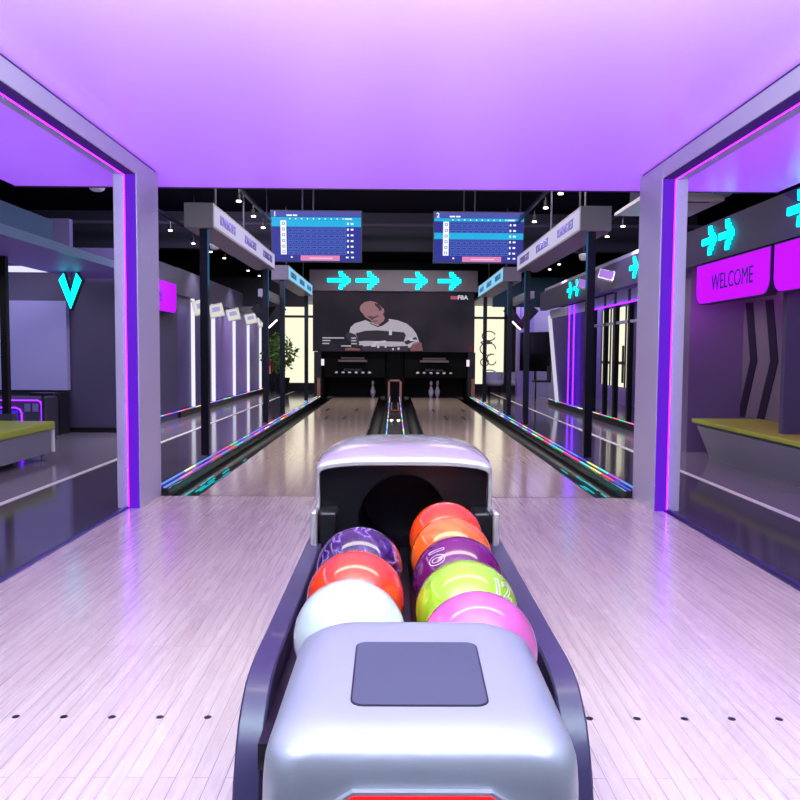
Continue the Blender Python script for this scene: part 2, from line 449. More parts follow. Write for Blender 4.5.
# near console
rings = []
specs = [(.10, 1.03, 1.25, 0, .04), (.138, .995, 1.275, .0, .05), (.152, .975, 1.285, .0015, .055), (.165, .963, 1.292, .005, .058), (.178, .953, 1.297, .011, .058), (.188, .946, 1.30, .018, .055),
         (.194, .942, 1.30, .027, .05), (.197, .940, 1.298, .038, .045), (.198, .939, 1.28, .052, .042), (.199, .939, 1.262, .08, .04), (.203, .942, 1.26, .2, .04), (.195, .96, 1.25, .34, .04), (.17, 1.0, 1.22, .5, .04)]
for hx, yf, yb, dz, r in specs:
    rr = rrect(-hx, hx, yf, yb, r, 8)
    ring_ = []
    for x, y in rr:
        base = .552+(y-1.30)*.095
        if dz > .07: base = .53
        # the sides pinch slightly towards the back
        w = 1.03 - .075*(y-.94)/.36
        ring_.append((BX+x*w, y, base-dz))
    rings.append(ring_)
rings = [[(BX+(p[0]-BX)*.02, 1.14+(p[1]-1.14)*.02, .552+(1.14-1.30)*.095) for p in rings[0]]] + rings
part('console_shell', loft(bmesh.new(), rings, True, True, True), M_silver, br, smooth=50, label='glossy silver console hood')
part('console_pedestal', B(BX-.14, BX+.14, 1.02, 1.2, 0, .1), M_black, br)
# display panel
sl = math.atan(.095)
def plate(hx, y0, y1, r, h0, h1):
    a = rrect(-hx, hx, y0, y1, r, 6)
    z = lambda y: .552+(y-1.30)*.095
    return loft(bmesh.new(), [[(BX+x, y, z(y)+h0) for x, y in a], [(BX+x, y, z(y)+h1) for x, y in a]], True, True, True)
part('display_bezel', plate(.0945, 1.022, 1.208, .017, -.003, .0008), M_black, br)
part('display_screen', plate(.092, 1.024, 1.206, .015, -.002, .0016), mat('screen_grey', (.27, .27, .34), .35, vary=.02), br, label='dark grey rounded screen')
# red light
def trap(hx, z0, z1, y0, y1, ch):
    return prism(bmesh.new(), [(BX-hx, z0), (BX+hx, z0), (BX+hx, z1-ch), (BX+hx-ch*1.6, z1), (BX-hx+ch*1.6, z1), (BX-hx, z1-ch)], y0, y1, 'y')
part('light_rim', trap(.115, .38, .459, .930, .95, .018), M_silver, br)
part('light_strip', trap(.110, .385, .455, .928, .95, .016), M_red, br, label='glowing red strip')
# side rails (bent black profiles)
def rail(s):
    bm = bmesh.new()
    path = [(2.52, .40), (2.0, .40), (1.52, .40), (1.47, .397), (1.42, .388), (1.385, .37), (1.35, .345), (1.325, .31), (1.30, .26), (1.275, .15), (1.26, 0)]
    th = .05
    rings = []
    for i, (y, z) in enumerate(path):
        a = Vector(path[max(i-1, 0)]); b = Vector(path[min(i+1, len(path)-1)]); d = (b-a).normalized()
        n = Vector((d.y, -d.x))     # inward normal, below/behind the profile
        if n.y > 0 and i < 3: n = -n
        n = Vector((-d.y, d.x)) if Vector((-d.y, d.x)).dot(Vector((1, -1))) > 0 else Vector((d.y, -d.x))
        xo, xi = BX+s*.311, BX+s*.262
        b1 = .004
        p = Vector((y, z)); q = p+n*th
        rings.append([(xo-s*b1, p.x, p.y), (xi+s*b1, p.x, p.y), (xi, p.x+n.x*b1, p.y+n.y*b1), (xi, q.x, q.y), (xo, q.x, q.y), (xo, p.x+n.x*b1, p.y+n.y*b1)])
    return loft(bm, rings, True, True, True)
for s in (-1, 1): part('side_rail', rail(s), M_rail, br, smooth=35)
# tray
bm = bmesh.new()
box(bm, BX-.262, BX+.262, 1.27, 2.56, .30, .345)
box(bm, BX-.015, BX+.01, 1.27, 2.5, .345, .37, .004)
part('ball_tray', bm, M_black, br)
for s in (-1, 1): part('side_skirt', B(BX+s*.285-.015, BX+s*.285+.015, 1.45, 2.52, .0, .352), M_black, br)
# far hood
def arch(hw, zt, sh, n=14, zb=0.):
    """arch outline from bottom left over crown to bottom right; sh = shoulder drop"""
    pts = [(-hw, zb), (-hw, zt-sh-.10), (-hw, zt-sh-.03)]
    for k in range(n+1):
        a = PI - PI*k/n
        c, s_ = math.cos(a), math.sin(a)
        x = hw*math.copysign(abs(c)**.62, c); z = zt-sh+sh*(abs(s_)**.9)
        pts.append((x, z))
    pts += [(hw, zt-sh-.03), (hw, zt-sh-.10), (hw, zb)]
    return pts
XH = .035
sect = [(2.49, .282, .652, .03), (2.495, .284, .662, .035), (2.515, .284, .674, .042), (2.56, .283, .689, .052), (2.63, .281, .699, .060), (2.73, .276, .704, .066), (2.85, .268, .702, .07), (2.95, .255, .690, .075), (3.02, .24, .67, .08), (3.07, .22, .63, .09)]
rings = [[(XH+x, y, z) for x, z in arch(hw, zt, sh)] for y, hw, zt, sh in sect]
inner = [[(XH+x, 2.49, z) for x, z in arch(.272, .640, .028)], [(XH+x, 2.60, z) for x, z in arch(.272, .650, .03)]]
bm = bmesh.new(); loft(bm, inner[::-1]+rings, False)
bm.faces.new([v for v in bm.verts if abs(v.co.y-3.07) < 1e-6])
part('return_hood', bm, M_hood, br, smooth=50, label='silver arched hood over the ball exit')
# black front panel with round hole
hp = [(XH+x, z) for x, z in arch(.271, .648, .03, 14, .30)]
cz, crad = .455, .142
N = 48
outer = []
cx = XH-.002
for k in range(N):
    a = 2*PI*k/N; dx, dz = math.cos(a), math.sin(a); best = .9
    for i in range(len(hp)):
        x1, z1 = hp[i]; x2, z2 = hp[(i+1) % len(hp)]
        ex, ez = x2-x1, z2-z1; den = dx*ez-dz*ex
        if abs(den) < 1e-9: continue
        tt = ((x1-cx)*ez-(z1-cz)*ex)/den; u = ((x1-cx)*dz-(z1-cz)*dx)/den
        if tt > 0 and -1e-6 <= u <= 1+1e-6: best = min(best, tt)
    outer.append((cx+dx*best, cz+dz*best))
circ = lambda r, y: [(cx+r*math.cos(2*PI*k/N), y, cz+r*math.sin(2*PI*k/N)) for k in range(N)]
bm = bmesh.new()
loft(bm, [[(x, 2.545, z) for x, z in outer], circ(crad+.008, 2.545), circ(crad+.003, 2.540), circ(crad, 2.545), circ(crad, 2.90)], True, False, True)
part('ball_opening', bm, M_black, br, smooth=40, label='black panel with a round ball exit')
for s in (-1, 1):
    part('bracket', B(BX+s*.285-.010, BX+s*.285+.010, 2.40, 2.49, .395, .505, .007), M_hood, br, smooth=40)
    part('bumper_block', B(BX+s*.243-.028, BX+s*.243+.028, 2.42, 2.54, .36, .50, .01), M_black, br, smooth=40)

# ------------------------------------------------------------------ bowling balls
def marbled(name, cols, scale, rough=.06):
    m = bpy.data.materials.new(name); m.use_nodes = True
    nt = m.node_tree; b = nt.nodes['Principled BSDF']
    tc = nt.nodes.new('ShaderNodeTexCoord'); nz = nt.nodes.new('ShaderNodeTexNoise'); nz.inputs['Scale'].default_value = scale
    nz.inputs['Detail'].default_value = 4; nz.inputs['Distortion'].default_value = 2.2
    cr = nt.nodes.new('ShaderNodeValToRGB'); e = cr.color_ramp.elements
    e[0].position = cols[0][0]; e[0].color = (*lin(cols[0][1]), 1); e[1].position = cols[-1][0]; e[1].color = (*lin(cols[-1][1]), 1)
    for p, c in cols[1:-1]:
        x = e.new(p); x.color = (*lin(c), 1)
    nt.links.new(tc.outputs['Object'], nz.inputs['Vector']); nt.links.new(nz.outputs['Fac'], cr.inputs[0]); nt.links.new(cr.outputs[0], b.inputs['Base Color'])
    b.inputs['Roughness'].default_value = rough; b.inputs['Coat Weight'].default_value = .6; b.inputs['Coat Roughness'].default_value = .03
    return m
M_bo = marbled('orange_red_ball', [(.3, (.90, .22, .07)), (.7, (.95, .30, .10))], 4)
M_bo2 = marbled('coral_ball', [(.3, (.88, .20, .08)), (.7, (.92, .28, .13))], 3)
M_bo3 = marbled('bright_orange_ball', [(.35, (.97, .33, .06)), (.6, (1, .45, .14)), (.7, (1, .40, .10))], 9)
M_bp = marbled('plum_ball', [(.3, (.36, .05, .30)), (.7, (.42, .08, .36))], 3)
M_bl = marbled('lime_ball', [(.3, (.56, .70, .10)), (.7, (.63, .76, .18))], 3)
M_bk = marbled('pink_ball', [(.3, (.76, .32, .60)), (.7, (.82, .42, .66))], 3)
M_bw = marbled('white_ball', [(.3, (.74, .78, .76)), (.7, (.80, .83, .81))], 3)
M_bm = marbled('purple_marble_ball', [(.30, (.10, .05, .16)), (.44, (.20, .08, .30)), (.49, (.30, .18, .42)), (.52, (.55, .48, .64)), (.55, (.28, .14, .42)), (.66, (.12, .06, .2))], 6)
balls = [
    (.156, 2.268, M_bo, 'orange-red bowling ball, farthest in the right column of the rack', None),
    (.156, 2.051, M_bo3, 'bright orange bowling ball between the red and the plum ball', None),
    (.156, 1.834, M_bp, 'plum purple bowling ball with the white outline number 10', '10'),
    (.156, 1.617, M_bl, 'lime green bowling ball with the white outline number 12', '12'),
    (.158, 1.400, M_bk, 'pink bowling ball nearest the silver console', None),
    (-.083, 1.930, M_bm, 'dark purple marbled bowling ball, farthest in the left column', None),
    (-.081, 1.692, M_bo2, 'plain orange bowling ball between the white and the marbled ball', None),
    (-.081, 1.470, M_bw, 'white bowling ball beside the pink one behind the console', None)]
first = None
num_dir = {'10': (-.53, -.47, .71), '12': (.64, -.48, .59)}
for x, y, m, lab, num in balls:
    c = Vector((x, y, .455))
    o = solo('bowling_ball', ball_bm(c, .108, 64, 32), m, lab, 'bowling ball', (x, y, .455), 'bowling balls in the rack', smooth=80)
    ORG[o.name] = c
    if num:
        n = Vector(num_dir[num]).normalized(); side = Vector((0, 0, 1)).cross(n).normalized(); up = n.cross(side)
        ang = math.radians(-50 if num == '10' else -38)
        ax = side*math.cos(ang)+up*math.sin(ang); ay = n.cross(ax)
        M = frame_M(c+n*.108, ax, ay)
        tb = text_bm(num, .056, M, bold=.001, outline=.0011)
        bmesh.ops.subdivide_edges(tb, edges=[e for e in tb.edges if e.calc_length() > .006], cuts=7)
        for v in tb.verts:
            r = (v.co-c); h = r.dot(n)-.108; v.co = c + r.normalized()*(.1084+h*.3)
        part('number', tb, mat('number_white', (.93, .88, .93), .4), o)

# ------------------------------------------------------------------ end wall: screen, arrows, machines
YS = 17.0
sx = lambda px: (px-394.3)*YS/780.*.985
sz = lambda py: 1+(353.2-py)*YS/780.*.976
t = thing('projection_screen', 'wide dark screen at the lane end showing a bald bowler in a striped shirt', 'screen', (0, YS, 1.0))
m_vid = bpy.data.materials.new('video_dark'); m_vid.use_nodes = True
nt = m_vid.node_tree; b = nt.nodes['Principled BSDF']
nz = nt.nodes.new('ShaderNodeTexNoise'); nz.inputs['Scale'].default_value = .9
tc = nt.nodes.new('ShaderNodeTexCoord'); nt.links.new(tc.outputs['Object'], nz.inputs['Vector'])
cr = nt.nodes.new('ShaderNodeValToRGB'); cr.color_ramp.elements[0].color = (*lin((.13, .12, .17)), 1); cr.color_ramp.elements[0].position = .4
cr.color_ramp.elements[1].color = (*lin((.24, .20, .24)), 1); cr.color_ramp.elements[1].position = .75
nt.links.new(nz.outputs['Fac'], cr.inputs[0]); nt.links.new(cr.outputs[0], b.inputs['Emission Color'])
b.inputs['Specular IOR Level'].default_value = 0; b.inputs['Emission Strength'].default_value = .75; b.inputs['Base Color'].default_value = (.01, .01, .012, 1)
scr = part('screen_panel', B(sx(312), sx(475), YS, YS+.1, sz(352), sz(290.5)), m_vid, t)
def flat(name, pts, rgb, k, parent=scr, e=.8):
    """one flat picture element shown on the screen"""
    m = glow('video_%02x%02x%02x' % tuple(int(c*255) for c in rgb), rgb, e)
    return part(name, prism(bmesh.new(), [(sx(x), sz(y)) for x, y in pts], YS-.002-k*.002, YS-.0005-(k-1)*.002, 'y'), m, parent)
crop = lambda L: [(320+x*.15, 290+y*.15) for x, y in L]
flat('bowler_arm', crop([(600, 395), (620, 360), (650, 340), (680, 350), (690, 405), (610, 408)]), (.50, .32, .36), 1)
flat('bowler_shirt', crop([(200, 250), (230, 222), (300, 200), (340, 215), (400, 235), (460, 190), (520, 200), (580, 222), (620, 255), (645, 290), (665, 345), (600, 385), (560, 385), (545, 408), (290, 408), (285, 370), (230, 370), (190, 300)]), (.74, .70, .76), 1)
flat('shirt_band', crop([(235, 290), (300, 272), (380, 268), (560, 280), (575, 300), (560, 345), (300, 340), (255, 345)]), (.17, .15, .21), 2)
flat('shirt_band', crop([(270, 380), (350, 372), (480, 378), (590, 372), (590, 408), (290, 408)]), (.20, .18, .24), 2)
flat('sleeve_band', crop([(165, 300), (185, 280), (235, 298), (262, 360), (240, 390), (180, 330)]), (.20, .18, .24), 2)
flat('sleeve_band', crop([(560, 345), (640, 312), (655, 330), (580, 365)]), (.16, .14, .20), 2)
flat('bowler_hand', crop([(165, 392), (200, 386), (265, 394), (268, 406), (165, 406)]), (.52, .33, .36), 3)
flat('collar', crop([(325, 210), (345, 225), (385, 238), (425, 215), (455, 190), (460, 205), (420, 235), (385, 246), (335, 226)]), (.12, .11, .15), 3)
flat('bowler_head', crop([(262, 120), (270, 98), (295, 78), (335, 70), (370, 78), (400, 100), (415, 118), (425, 122), (428, 145), (418, 158), (432, 185), (425, 205), (390, 232), (360, 228), (335, 200), (300, 180), (285, 158), (268, 140)]), (.62, .45, .48), 4)
flat('bowler_hair', crop([(362, 84), (388, 90), (405, 110), (412, 128), (398, 138), (385, 118), (368, 104)]), (.22, .18, .22), 5)
flat('face_shade', crop([(310, 175), (345, 170), (350, 178), (385, 165), (392, 172), (360, 190), (350, 200), (335, 192)]), (.40, .26, .30), 5)
flat('mouth', crop([(350, 205), (385, 200), (385, 206), (355, 212)]), (.35, .2, .24), 5)
for (x0, y0, x1, y1) in ((460, 268, 480, 300), (340, 360, 372, 380), (360, 345, 400, 358), (405, 340, 440, 352), (380, 372, 396, 388), (432, 372, 444, 386), (482, 390, 494, 402), (518, 386, 532, 400), (590, 320, 620, 330), (600, 340, 655, 330)):
    flat('shirt_mark', crop([(x0, y0), (x1, y0-3), (x1, y1), (x0, y1)]), (.80, .78, .84), 3)
for (x0, x1, y) in ((12, 158, 322), (12, 66, 340), (12, 58, 360), (206, 238, 322), (206, 240, 340), (206, 244, 360), (138, 206, 376)):
    flat('caption_line', crop([(x0, y-4), (x1, y-4), (x1, y+4), (x0, y+4)]), (.75, .74, .8), 6)
flat('channel_badge', [(451, 295), (458.5, 295), (458.5, 298.3), (451, 298.3)], (.75, .35, .45), 6)
part('channel_lettering', text_bm('FBA', .12, frame_M((sx(463.2), YS-.02, sz(296.6)), (1, 0, 0), (0, 0, 1)), bold=.004, sx=1.1), glow('video_white', (.85, .83, .9), .9), scr)
flat('corner_mark', [(470, 346), (473.5, 345), (473.5, 351), (471, 351)], (.45, .05, .15), 6)

hd = thing('arrow_header', 'grey header above the dark screen with four cyan arrows pointing right', 'arrow sign', (0, YS, 2.35))
part('header_board', B(sx(309), sx(478), YS-.06, YS+.12, sz(290.5), sz(269.5)), mat('header_grey', (.40, .37, .44), .5), hd)
def arrow_cells():
    # pixel arrow pointing +u, on a unit grid (9 wide x 7 high)
    cells = [(i, 3) for i in range(0, 9)] + [(4, 0), (4, 6), (5, 0), (5, 6), (5, 1), (5, 5), (6, 1), (6, 5), (6, 2), (6, 4), (7, 2), (7, 4), (4, 2.5), (5, 2.5), (5, 3.5), (4, 3.5)]
    return cells
def arrow(parent, o, u, w, h, m=M_cyan, depth=.02):
    """pixel arrow: o centre, u unit direction it points in, front normal n = side it faces"""
    u = Vector(u); o = Vector(o); n = Vector((0, 0, 1)).cross(u)
    bm = bmesh.new(); cw, ch = w/9., h/7.
    rows = {0: [(4.4, 6)], 1: [(4.6, 7)], 2: [(5.8, 8.1)], 3: [(0, 9)], 4: [(5.8, 8.1)], 5: [(4.6, 7)], 6: [(4.4, 6)]}
    for r, segs in rows.items():
        for a, bb in segs:
            e = .28 if r == 3 else 0.03
            p0 = o + u*((a-4.5)*cw); p1 = o+u*((bb-4.5)*cw)
            z0 = (r-3.5-e)*ch; z1 = (r-2.5+e)*ch
            vs = []
            for q in (p0, p1):
                for z in (z0, z1):
                    for d_ in (-depth/2, depth/2):
                        vs.append(bm.verts.new(q+Vector((0, 0, z))+n*d_))
            bmesh.ops.convex_hull(bm, input=vs)
    return part('arrow', bm, m, parent)
for px in (338.5, 367, 415.5, 449.5):
    arrow(hd, (sx(px), YS-.075, sz(280.2)), (1, 0, 0), .50, .38)

def pin_machine(x0, x1, side):
    t = thing('pinsetter_unit', 'black pinsetter housing with pin indicator lights at the end of the %s lane' % side, 'pinsetter', ((x0+x1)/2, 17.2, 0), 'pinsetter housings')
    part('front_panel', B(x0, x1, 17.1, 17.2, .46, sz(352)), mat('machine_black', (.03, .03, .045), .6, spec=.1), t)
    part('back_curtain', B(x0, x1, 18.0, 18.1, 0, 1.0), mat('curtain_black', (.03, .03, .04), .9), t)
    for s in (x0, x1):
        part('side_cheek', B(s-.03, s+.03, 17.1, 18.1, 0, 1.02), MATS['machine_black'], t)
    xm = (x0+x1)/2
    q = -.04 if side == 'left' else -.03
    part('ledge', B(xm-.31+q, xm+.31+q, 16.94, 17.1, .80, .845), mat('ledge_bronze', (.42, .33, .37), .4), t)
    part('ledge_shade', B(xm-.25+q, xm+.25+q, 16.98, 17.1, .86, .90), M_dgrey, t)
    part('indicator_lettering', text_bm('BOWLING', .07, frame_M((xm+q, 17.085, .625), (1, 0, 0), (0, 0, 1)), sx=1.2, extrude=.004), mat('letter_grey', (.42, .40, .48), .5), t)
    for k in range(6):
        part('pin_indicator', lathe(bmesh.new(), [(.008, 0), (.038, .012), (.034, .03), (.012, .045)], (xm+q-.36+k*.145, 17.07, .545), 10), mat('indicator_grey', (.85, .85, .9), .4), t)
pin_machine(-1.56, -.16, 'left'); pin_machine(.20, 1.62, 'right')
for s, x, lab in ((-1, -1.64, 'left'), (1, 1.70, 'right')):
    t = thing('end_column', 'slim dark column with a white lamp at the far %s end of the lanes' % lab, 'column', (x, 16.9, 0))
    part('column_body', B(x-.09, x+.06, 16.9, 17.1, .05, 1.02), M_dark, t)
    part('lamp', B(x-s*.10-.03, x-s*.10+.03, 16.85, 16.9, .72, .86), glow('cool_lamp', (.9, .85, .95), 1.2), t)
    part('copper_foot', B(x-.02, x+.05, 16.84, 16.9, .05, .45), M_copper, t)

# pins
pin_prof = [(.025, 0), (.028, .003), (.036, .03), (.052, .08), (.060, .115), (.058, .15), (.045, .19), (.031, .225), (.024, .255), (.0235, .27), (.028, .30), (.032, .33), (.031, .352), (.022, .373), (.008, .381)]
fp = None
for x, y, lab in ((-.47, 17.55, 'white bowling pin standing alone on the left lane'), (.835, 17.5, 'white bowling pin with red neck bands, left one of the pair on the right lane'), (.985, 17.6, 'white bowling pin with red neck bands, right one of the pair on the right lane')):
    if fp is None:
        fp = solo('bowling_pin', lathe(bmesh.new(), pin_prof, (x, y, 0), 24), mat('pin_white', (.85, .83, .92), .25, coat=.5), lab, 'bowling pin', (x, y, 0), 'bowling pins', smooth=60)
        ORG[fp.name] = Vector((x, y, 0))
        part('neck_band', lathe(bmesh.new(), [(.0255, .243), (.0245, .25), (.0245, .258), (.026, .265)], (x, y, 0), 24), mat('pin_red', (.75, .12, .2), .4), fp)
        part('neck_band', lathe(bmesh.new(), [(.0255, .273), (.0265, .28), (.028, .288)], (x, y, 0), 24), MATS['pin_red'], fp)
    else:
        dup(fp, (x, y, 0), lab)

# ------------------------------------------------------------------ score monitors
def monitor(xc, num, hi, lab):
    Y = 10.8; W, H = 1.245, .70; zc = .975+(353.2-237)*Y/780.
    t = thing('score_monitor', lab, 'monitor', (xc, Y, zc), 'hanging score monitors')
    tilt = math.radians(8)
    ux = Vector((1, 0, 0)); uz = Vector((0, -math.sin(tilt), math.cos(tilt))); n = ux.cross(uz)   # n ~ +y (into the wall)
    n = Vector((0, math.cos(tilt), math.sin(tilt)))
    c = Vector((xc, Y, zc))
    def slab(name, u0, u1, v0, v1, d0, d1, m, p):
        bm = bmesh.new(); box(bm, u0, u1, d0, d1, v0, v1)
        for v in bm.verts: v.co = c + ux*v.co.x + n*v.co.y + uz*v.co.z
        return part(name, bm, m, p)
    slab('casing', -W/2, W/2, -H/2, H/2, 0, .05, M_black, t)
    D = bmesh.new(); DM = []
    def put(u0, u1, v0, v1, d0, m):
        if m not in DM: DM.append(m)
        old = set(D.faces); ov = set(D.verts); box(D, u0, u1, d0, -.0005, v0, v1)
        for f in D.faces:
            if f not in old: f.material_index = DM.index(m)
        for v in D.verts:
            if v not in ov: v.co = c + ux*v.co.x + n*v.co.y + uz*v.co.z
    put(-W/2+.012, W/2-.012, -H/2+.014, H/2-.012, -.003, glow('score_blue', (.17, .20, .62), .85))
    X = lambda a: -W/2+.012+a*(W-.024)
    Z = lambda a: H/2-.012-a*(H-.026)
    R = lambda nm, a0, a1, b0, b1, m, k=1: put(X(a0), X(a1), Z(b1), Z(b0), -.003-.0015*k, m)
    cyanb = glow('score_cyan', (.08, .70, .90), 1.0)
    R('title_bar', 0, 1, 0, .11, glow('score_title', (.33, .36, .74), .8))
    R('column_header', 0, 1, .12, .18, cyanb)
    rows = [(.195+i*.113, .195+i*.113+.103) for i in range(6)]
    wt = glow('score_white', (.93, .95, 1), 1.1)
    cell = glow('score_cell', (.30, .42, .85), .85); celld = glow('score_cell_dark', (.16, .22, .55), .8)
    R('icon_column', .10, .165, rows[0][0]-.01, rows[5][1], wt, 2)
    g1, g2, g3, g4 = cell, celld, wt, cyanb
    def add(m, a0, a1, b0, b1, k): put(X(a0), X(a1), Z(b1), Z(b0), -.003-.0015*k, m)
    for i, (b0, b1) in enumerate(rows):
        if i == hi:
            add(g4, 0, 1, b0-.012, b1+.008, 1)
        else:
            for k in range(10):
                a = .18+k*.066
                add(g1, a, a+.061, b0, b1, 1)
                for j in range(3): add(g2, a+.006+j*.019, a+.018+j*.019, b0+.012, b0+.045, 2)
                add(g2, a+.008, a+.05, b0+.062, b0+.088, 2)
            
        add(g3, .845, .863, b0+.03, b0+.075, 2); add(g3, .885, .915, b0+.035, b0+.07, 2)
        add(g2, .118, .150, b0+.025, b0+.034, 3); add(g2, .118, .150, b0+.068, b0+.077, 3); add(g2, .118, .124, b0+.025, b0+.077, 3); add(g2, .144, .150, b0+.025, b0+.077, 3)
    for k in range(10): add(g3, .20+k*.066, .212+k*.066, .14, .165, 3)
    add(g3, .82, .90, .14, .165, 3); add(g3, .17, .23, .07, .10, 3); add(g3, .24, .29, .07, .10, 3)
    add(g3, .21, .23, .90, .93, 3); add(g3, .83, .86, .90, .93, 3); add(g3, .89, .92, .90, .93, 3)
    R('bottom_banner', .32, .76, .88, .985, glow('score_pink', (.88, .52, .72), 1.), 1)
    R('banner_text', .42, .68, .925, .945, glow('score_pinkw', (1., .8, .88), 1.), 2)
    s = part('display', D, DM, t)
    Mx = frame_M(c + ux*X(.04) + uz*Z(.065) - n*.008, ux, uz)
    part('lane_number', text_bm(num, .09, Mx, bold=.002), wt, s)
    for dx in (-.2, -.05):
        part('hanging_rod', T([(xc+dx, Y+.08, zc+H/2-.05), (xc+dx, Y+.08, 3.3)], .012, 6), M_dgrey, t)
    return t
monitor((316.5-394)*10.8/780, '1', 0, 'blue score monitor hanging over the left lane, numbered 1')
monitor((477.0-394)*10.8/780, '2', 2, 'blue score monitor hanging over the right lane, numbered 2')

# ------------------------------------------------------------------ right side: booths, header, signs
XH_R = 2.9
struct('wall_right_pier', B(3.03, 3.58, 8.0, 8.9, 0, 2.2), mat('mauve_wall', (.46, .40, .54), .5, vary=.03))
struct('wall_right_recess', B(3.58, 3.68, -2, 8.0, 0, 2.2), mat('mauve_grey_wall', (.50, .46, .52), .5, vary=.03))
h = thing('arrow_header', 'long dark header along the right booths with cyan arrows', 'arrow sign', (XH_R, 8, 1.86))
part('header_board', B(XH_R, XH_R+.12, -2, 15.6, 1.86, 2.21), M_darkpurple, h)
def hit_y(px, X): return X*780/(px-394.)
for px in (708, 725):
    y = hit_y(px, XH_R); arrow(h, (XH_R-.02, y, 2.045), (0, -1, 0), .29, .26)
arrow(h, (XH_R-.02, 5.62, 2.05), (0, -1, 0), .29, .26); arrow(h, (XH_R-.02, 5.24, 2.05), (0, -1, 0), .29, .26)
for y in (9.46, 8.98, 12.9, 12.42): arrow(h, (XH_R-.02, y, 2.05), (0, -1, 0), .29, .26)

def welcome(x, y0, y1, s, lab, txt=True, z0=1.47, z1=1.84):
    """backlit sign: long face towards the lanes, rounded lower corners"""
    t = thing('welcome_sign', lab, 'sign', (x, (y0+y1)/2, z0), 'magenta welcome signs')
    r = .12; pts = [(y0, z1), (y0, z0+r)]
    pts += [(y0+r-r*math.cos(a), z0+r-r*math.sin(a)) for a in [PI/2*k/8 for k in range(1, 9)]]
    pts += [(y1-r+r*math.sin(a), z0+r-r*math.cos(a)) for a in [PI/2*k/8 for k in range(0, 9)]]
    pts += [(y1, z1)]
    part('casing', prism(bmesh.new(), pts, x, x+s*.09, 'x'), mat('sign_casing', (.24, .08, .32), .5), t)
    cy, cz_ = (y0+y1)/2, (z0+z1)/2
    p2 = [(cy+(a-cy)*.985, cz_+(b_-cz_)*.95) for a, b_ in pts]
    f = part('sign_face', prism(bmesh.new(), p2, x-s*.004, x-s*.001, 'x'), M_mag, t)
    if txt:
        M = frame_M((x-s*.006, cy-(.04 if s > 0 else .30), cz_-.01), (0, -s, 0), (0, 0, 1))
        part('sign_lettering', text_bm('WELCOME', .20, M, bold=.0, sx=.85), mat('welcome_ink', (.22, .05, .30), .5), f)
    return t
welcome(2.87, 5.98, 7.44, 1, 'magenta backlit WELCOME sign over the green bench, farther one on the right')
welcome(2.87, 4.42, 5.93, 1, 'magenta backlit WELCOME sign at the right edge, nearer one')
welcome(2.87, 2.90, 4.38, 1, 'magenta backlit WELCOME sign over the right bench, closest to the viewer')
for i, (y, lab) in enumerate(((6.1, 'farther one'), (4.5, 'nearer one'))):
    solo('booth_divider', B(3.05, 3.56, y-.03, y+.03, .38, 1.86), M_darkpurple, 'mauve upright divider panel between right booths, %s' % lab, 'divider', (3.3, y, .38), 'booth dividers')
# chevron stripes on recess wall
def chev(ya, lab):
    x = 3.578; w = .15
    pts = [(ya, 1.53), (ya-.14, .95), (ya+.10, .37), (ya+.10+w, .37), (ya-.14+w, .95), (ya+w, 1.53)]
    solo('chevron_stripe', prism(bmesh.new(), pts, x-.006, x, 'x'), mat('stripe_dark', (.14, .11, .20), .5), lab, 'wall stripe', (x, ya, .37), 'dark chevron stripes on the booth wall')
chev(7.80, 'dark bent chevron stripe on the booth wall, farther of the two'); chev(7.38, 'dark bent chevron stripe on the booth wall, nearer of the two')
t = thing('bench', 'long green-topped bench with sloping grey base on the right', 'bench', (3.2, 5, 0), 'green benches')
part('seat_cushion', B(2.90, 3.57, 0.2, 7.55, .345, .385, .01), M_green, t)
part('base', prism(bmesh.new(), [(2.96, .345), (3.57, .345), (3.57, 0), (3.07, 0), (3.055, .04), (2.94, .31)], .2, 7.5, 'y'), M_grey, t)

# ------------------------------------------------------------------ left side: bench, canopy, V lamp, walls
t = thing('bench', 'long green-topped bench with flat grey front on the left', 'bench', (-3.25, 5, 0), 'green benches')
part('seat_cushion', B(-3.80, -3.12, .2, 7.20, .275, .352, .02), M_green, t, smooth=40)
part('base', B(-3.77, -3.14, .2, 7.18, .07, .275, .004), M_grey, t)
part('corner_trim', B(-3.15, -3.125, 7.14, 7.19, .07, .275), M_white, t)
for x in (-3.19, -3.70):
    for y in (7.08, 3.5, .5): part('leg', T([(x, y, 0), (x, y, .08)], .018, 10), mat('chrome', (.8, .8, .85), .15, 1.), t)
def canopy():
    t = thing('canopy', 'low lilac canopy with blue edge over the left bench', 'canopy', (-3.45, 5, 1.88))
    part('canopy_slab', B(-3.90, -3.0, -1, 9.58, 1.88, 1.90), M_purplewall, t)
    part('canopy_fascia', B(-3.0, -2.97, -1, 9.58, 1.875, 1.955), mat('fascia_blue', (.45, .55, .70), .35, .2), t)
    part('canopy_duct', B(-3.6, -3.0, -1, 6.95, 1.955, 2.14), mat('duct_blue', (.26, .38, .56), .5), t, label='dull blue duct')
    part('post', B(-3.70, -3.64, 7.38, 7.44, 0, 1.88), M_black, t)
    part('post_foot', B(-4.0, -3.60, 7.36, 7.46, 0, .40), M_dgrey, t)
canopy()
